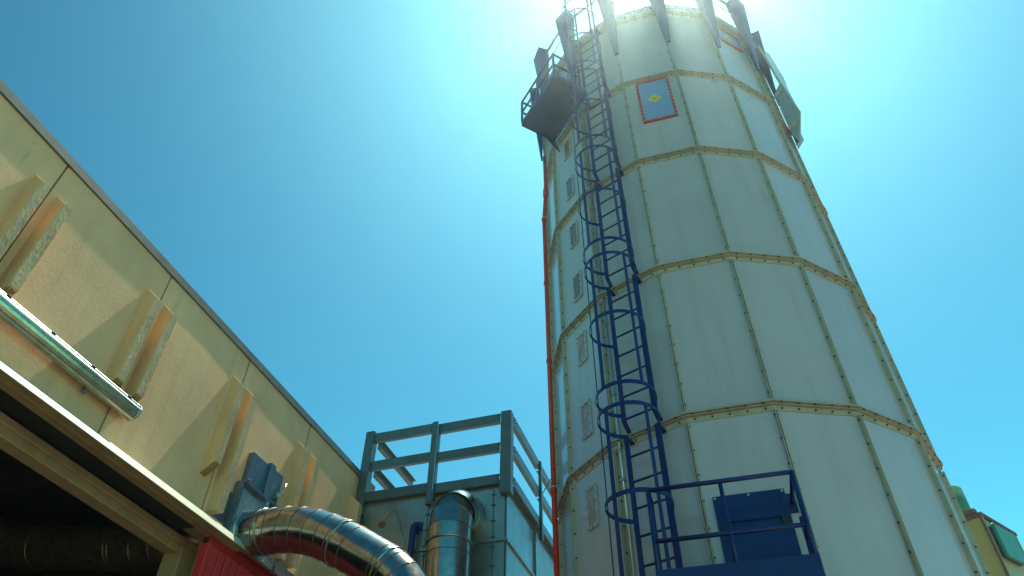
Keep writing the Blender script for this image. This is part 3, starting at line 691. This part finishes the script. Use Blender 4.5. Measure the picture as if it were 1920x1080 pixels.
# ------------------------------------------------------------------ dust filter unit beyond the wall, with a railed roof
FU = 8.38                        # plane of its front
fu = thing('dust_filter_unit', 'grey blue steel dust filter housing with a railed roof deck', 'filter unit', B(9.6, -3.8, 0))
NL, NR, ZTOP = -4.985, -2.79, 6.44
part('body', MB().box(B, FU + 0.02, 11.4, NL, NR, 0, ZTOP), M['steel'], fu)
def fpanel(n0, n1, z0, z1): part('front_panel', MB().box(B, FU, FU + 0.019, n0, n1, z0, z1), M['steel'], fu, bev=0.004)
for z0, z1 in ((3.6, 5.615), (5.64, 6.36)):
    fpanel(NL + 0.01, -3.895, z0, z1); fpanel(-3.885, -2.955, z0, z1); fpanel(-2.945, NR - 0.002, z0, z1)
def spanel(a, b, z0, z1): part('side_panel', MB().box(B, a, b, NR + 0.001, NR + 0.018, z0, z1), M['steel'], fu, bev=0.004)
for z0, z1 in ((3.6, 5.615), (5.64, 6.30)):
    for a, b in ((FU + 0.03, 9.66), (9.76, 11.38)): spanel(a, b, z0, z1)
part('seam_strip', MB().box(B, FU - 0.03, FU - 0.002, NL, NR + 0.02, 5.612, 5.642), M['steel'], fu)
part('seam_strip', MB().box(B, FU + 0.0, 11.4, NR + 0.02, NR + 0.045, 5.612, 5.642), M['steel'], fu)
part('side_post', MB().box(B, 9.665, 9.755, NR + 0.001, NR + 0.05, 0, 6.30), M['steel'], fu)
part('roof_deck', MB().box(B, FU - 0.02, 11.42, NL, NR + 0.03, 6.445, 6.48), M['steel'], fu)
# railing of folded channels
def chan_n(n0, n1, z0, z1, u):    # channel running across the front
    m = MB(); m.box(B, u - 0.008, u, n0, n1, z0, z1); m.box(B, u + 0.001, u + 0.05, n0, n1, z0, z0 + 0.006); m.box(B, u + 0.001, u + 0.05, n0, n1, z1 - 0.006, z1)
    part('rail', m, M['railsteel'], fu)
def chan_u(a, b, z0, z1, n, s):   # channel running along a side (s: side its web faces)
    m = MB(); m.box(B, a, b, min(n, n + s * 0.008), max(n, n + s * 0.008), z0, z1)
    lo, hi = sorted((n - s * 0.001, n - s * 0.055)); m.box(B, a, b, lo, hi, z0, z0 + 0.006); m.box(B, a, b, lo, hi, z1 - 0.006, z1)
    part('rail', m, M['railsteel'], fu)
RAILS = ((7.36, 7.51), (6.89, 7.03), (6.40, 6.54))
UF = 8.325
for z0, z1 in RAILS:
    chan_n(-4.87, -3.90, z0 + 0.03, z1 + 0.03, UF); chan_n(-3.80, -2.86, z0, z1, UF)
    chan_u(8.47, 9.74, z0, z1, -2.70, 1); chan_u(9.80, 11.4, z0, z1, -2.70, 1)
for z0, z1 in RAILS[:2]: chan_u(8.47, 9.78, z0, z1, -4.86, -1)
def angle_post(u, n, w, z0, z1, su, sn):
    m = MB(); m.box(B, u - 0.006, u, min(n, n + sn * w), max(n, n + sn * w), z0, z1)
    m.box(B, u + 0.0005, u + w * 0.8, min(n, n - sn * 0.006), max(n, n - sn * 0.006), z0, z1)
    part('post', m, M['railsteel'], fu)
m = MB(); m.box(B, UF - 0.035, UF + 0.10, -2.845, -2.69, 6.235, 7.53); part('post', m, M['railsteel'], fu, bev=0.006)
m = MB(); m.box(B, UF - 0.035, UF + 0.10, -5.0, -4.86, 6.22, 7.58); part('post', m, M['railsteel'], fu, bev=0.006)
angle_post(UF - 0.03, -3.905, 0.085, 6.235, 7.545, 1, 1)
part('post', MB().box(B, UF - 0.028, UF + 0.05, -3.818, -3.80, 6.3, 7.50), M['railsteel'], fu)
m = MB(); m.box(B, 9.74, 9.80, -2.705, -2.66, 6.2, 7.5); part('post', m, M['railsteel'], fu, bev=0.004)
m = MB(); m.box(B, 11.3, 11.38, -2.705, -2.66, 6.2, 7.5); part('post', m, M['railsteel'], fu, bev=0.004)
fb = MB()
def fbolt(u, n, z, d): fb.tube([B(u, n, z), B(u, n, z) + d * 0.014], 0.011, 6)
for n in (-2.97, -2.93, -3.87, -3.91):
    for z in (5.68, 5.9, 6.12, 6.27, 5.55, 5.3): fbolt(FU, n, z, -BU)
for z0, z1 in RAILS:
    for n in (-3.93, -3.77, -2.88, -4.84): fbolt(UF - 0.008, n, (z0 + z1) / 2 + 0.04, -BU); fbolt(UF - 0.008, n, (z0 + z1) / 2 - 0.03, -BU)
    for u in (8.52, 9.70, 9.84): fbolt(u, -2.692, (z0 + z1) / 2, BN)
for u in (8.6, 8.9, 9.2, 9.5, 9.9, 10.3, 10.7): fbolt(u, NR + 0.03, 6.463, BN)
part('bolts', fb, M['bolt'], fu, kind='stuff')
hm_ = MB().tube([B(FU - 0.001, -4.565, 6.07), B(FU - 0.012, -4.565, 6.07)], 0.05, 10)
part('cable_gland', hm_, M['rust'], fu)
wire = [(-4.565, 6.07), (-4.50, 6.2), (-4.42, 6.28), (-4.36, 6.25), (-4.30, 6.05), (-4.24, 5.86), (-4.17, 5.73)]
part('loose_wire', MB().tube([B(FU - 0.03 + 0.02 * (i == 0), n, z) for i, (n, z) in enumerate(wire)], 0.006, 6), M['galv'], fu)

# blue pipe with a bolted flange on the filter front
bp = thing('blue_pipe', 'slim blue pipe with a square flange on the filter front', 'pipe', B(FU - 0.1, -4.03, 0))
part('flange_plate', MB().box(B, FU - 0.012, FU - 0.0005, -4.115, -3.945, 5.855, 6.035), M['blue'], bp, bev=0.003)
part('pipe_run', MB().tube([B(FU - 0.01, -4.03, 5.945), B(FU - 0.07, -4.03, 5.945), B(FU - 0.10, -4.032, 5.92), B(FU - 0.105, -4.035, 5.87), B(FU - 0.105, -4.06, 4.0)], 0.042, 14), M['blue'], bp)
fq = MB()
for n in (-4.098, -3.962):
    for z in (5.872, 6.018): fq.tube([B(FU - 0.012, n, z), B(FU - 0.02, n, z)], 0.01, 6)
part('bolts', fq, M['white'], bp, kind='stuff')

# upright galvanised duct with an elbow into the filter
UD, ND, RD = 7.88, -3.34, 0.27
vd = thing('upright_duct', 'upright galvanised duct with a segmented elbow into the filter housing', 'duct', B(UD, ND, 0))
zc, er = 5.60, 0.40
pts = [B(UD, ND, 0.3), B(UD, ND, 4.4), B(UD, ND, 5.27), B(UD, ND, zc)]
for j in range(1, 5):
    t = math.pi / 2 * j / 4; pts.append(B(UD + er - er * math.cos(t), ND, zc + er * math.sin(t)))
pts.append(B(FU - 0.001, ND, zc + er))
for i in range(len(pts) - 1): part('duct_length', cyl_piece(pts, i, i + 1, RD), M['duct'], vd)
pipe_seams(vd, 'seam_ring', [(pts[i], pts[min(i + 1, len(pts) - 1)] - pts[i - 1]) for i in range(2, len(pts))], RD + 0.001, M['seam'], 0.0055)
pipe_seams(vd, 'coupling_ring', [(B(UD, ND, 5.42), (0, 0, 1))], RD + 0.01, M['duct'], 0.014)

# stay cable between filter and silo
cb = MB(); cb.tube([B(9.8, -2.7, 6.9), B(9.9, -2.1, 7.95)], 0.007, 6)
single('stay_cable', cb, M['bolt'], 'thin dark stay cable between the railing and the silo', 'cable', loc=B(9.8, -2.7, 6.9))

# ------------------------------------------------------------------ ochre cabinet to the right of the silo
def at_dist(x, y, d):
    f = 1348.3
    v = _f + _rx * ((x - 960) / f) - _ru * ((y - 540) / f)
    return CAM + v * (d / math.hypot(v.x, v.y))
cc = at_dist(1835, 966, 18.0)
a1, a2 = R_(52), R_(-38)
QX = Vector((math.sin(a1), math.cos(a1), 0)); QL = Vector((math.sin(a2), math.cos(a2), 0))
Q = Fr((cc.x, cc.y, 0), QX, QL, (0, 0, 1)); qz = cc.z      # x along the right face, y back along the left face
cab = thing('ochre_cabinet', 'ochre filter cabinet with a green hatch to the right of the silo', 'cabinet', Q(1, 1, 0))
wf = 1.62
part('left_wall', MB().box(Q, 0.04, wf, 0.0, 3.0, 0, qz - 0.02), M['ochre'], cab)
part('front_wall', MB().box(Q, 0.10, wf - 0.02, -0.02, -0.001, 0, qz - 0.05), M['ochre2'], cab)
for x0, x1 in ((0.0, 0.06), (wf - 0.06, wf)): part('corner_angle', MB().box(Q, x0, x1, -0.055, -0.021, 0, qz), M['ochre2'], cab)
part('top_edge', MB().box(Q, -0.03, wf + 0.02, -0.075, 3.0, qz - 0.018, qz + 0.05), M['rust'], cab)
part('side_edge', MB().box(Q, -0.035, -0.002, -0.05, 0.0, 0, qz - 0.02), M['rust'], cab)
hb = MB()
for j in range(12):
    hb.box(Q, -0.06, -0.036, -0.04, -0.015, qz - 0.35 - j * 0.45, qz - 0.31 - j * 0.45); hb.box(Q, wf + 0.001, wf + 0.02, -0.05, -0.02, qz - 0.35 - j * 0.45, qz - 0.31 - j * 0.45)
part('bolts', hb, M['bolt'], cab, kind='stuff')
gp = MB(); gp.prism([Q(0.12, -0.10, qz - 0.19), Q(1.12, -0.10, qz - 0.17), Q(1.06, -0.10, qz - 0.90), Q(0.12, -0.10, qz - 0.93)], Q.y * -0.07)
part('green_hatch', gp, M['green'], cab, bev=0.012)
part('hatch_frame', MB().box(Q, 0.16, 1.0, -0.099, -0.021, qz - 0.88, qz - 0.23), M['bolt'], cab)
part('lid_latch', MB().box(Q, -0.12, 0.0, 0.0, 0.5, qz + 0.052, qz + 0.13), M['rust'], cab)
part('cowl', MB().tube([Q(0.50, 0.62, qz + 0.055), Q(0.50, 0.62, qz + 0.95)], 0.36, 28), M['green2'], cab, label='round green vent cowl on the roof')
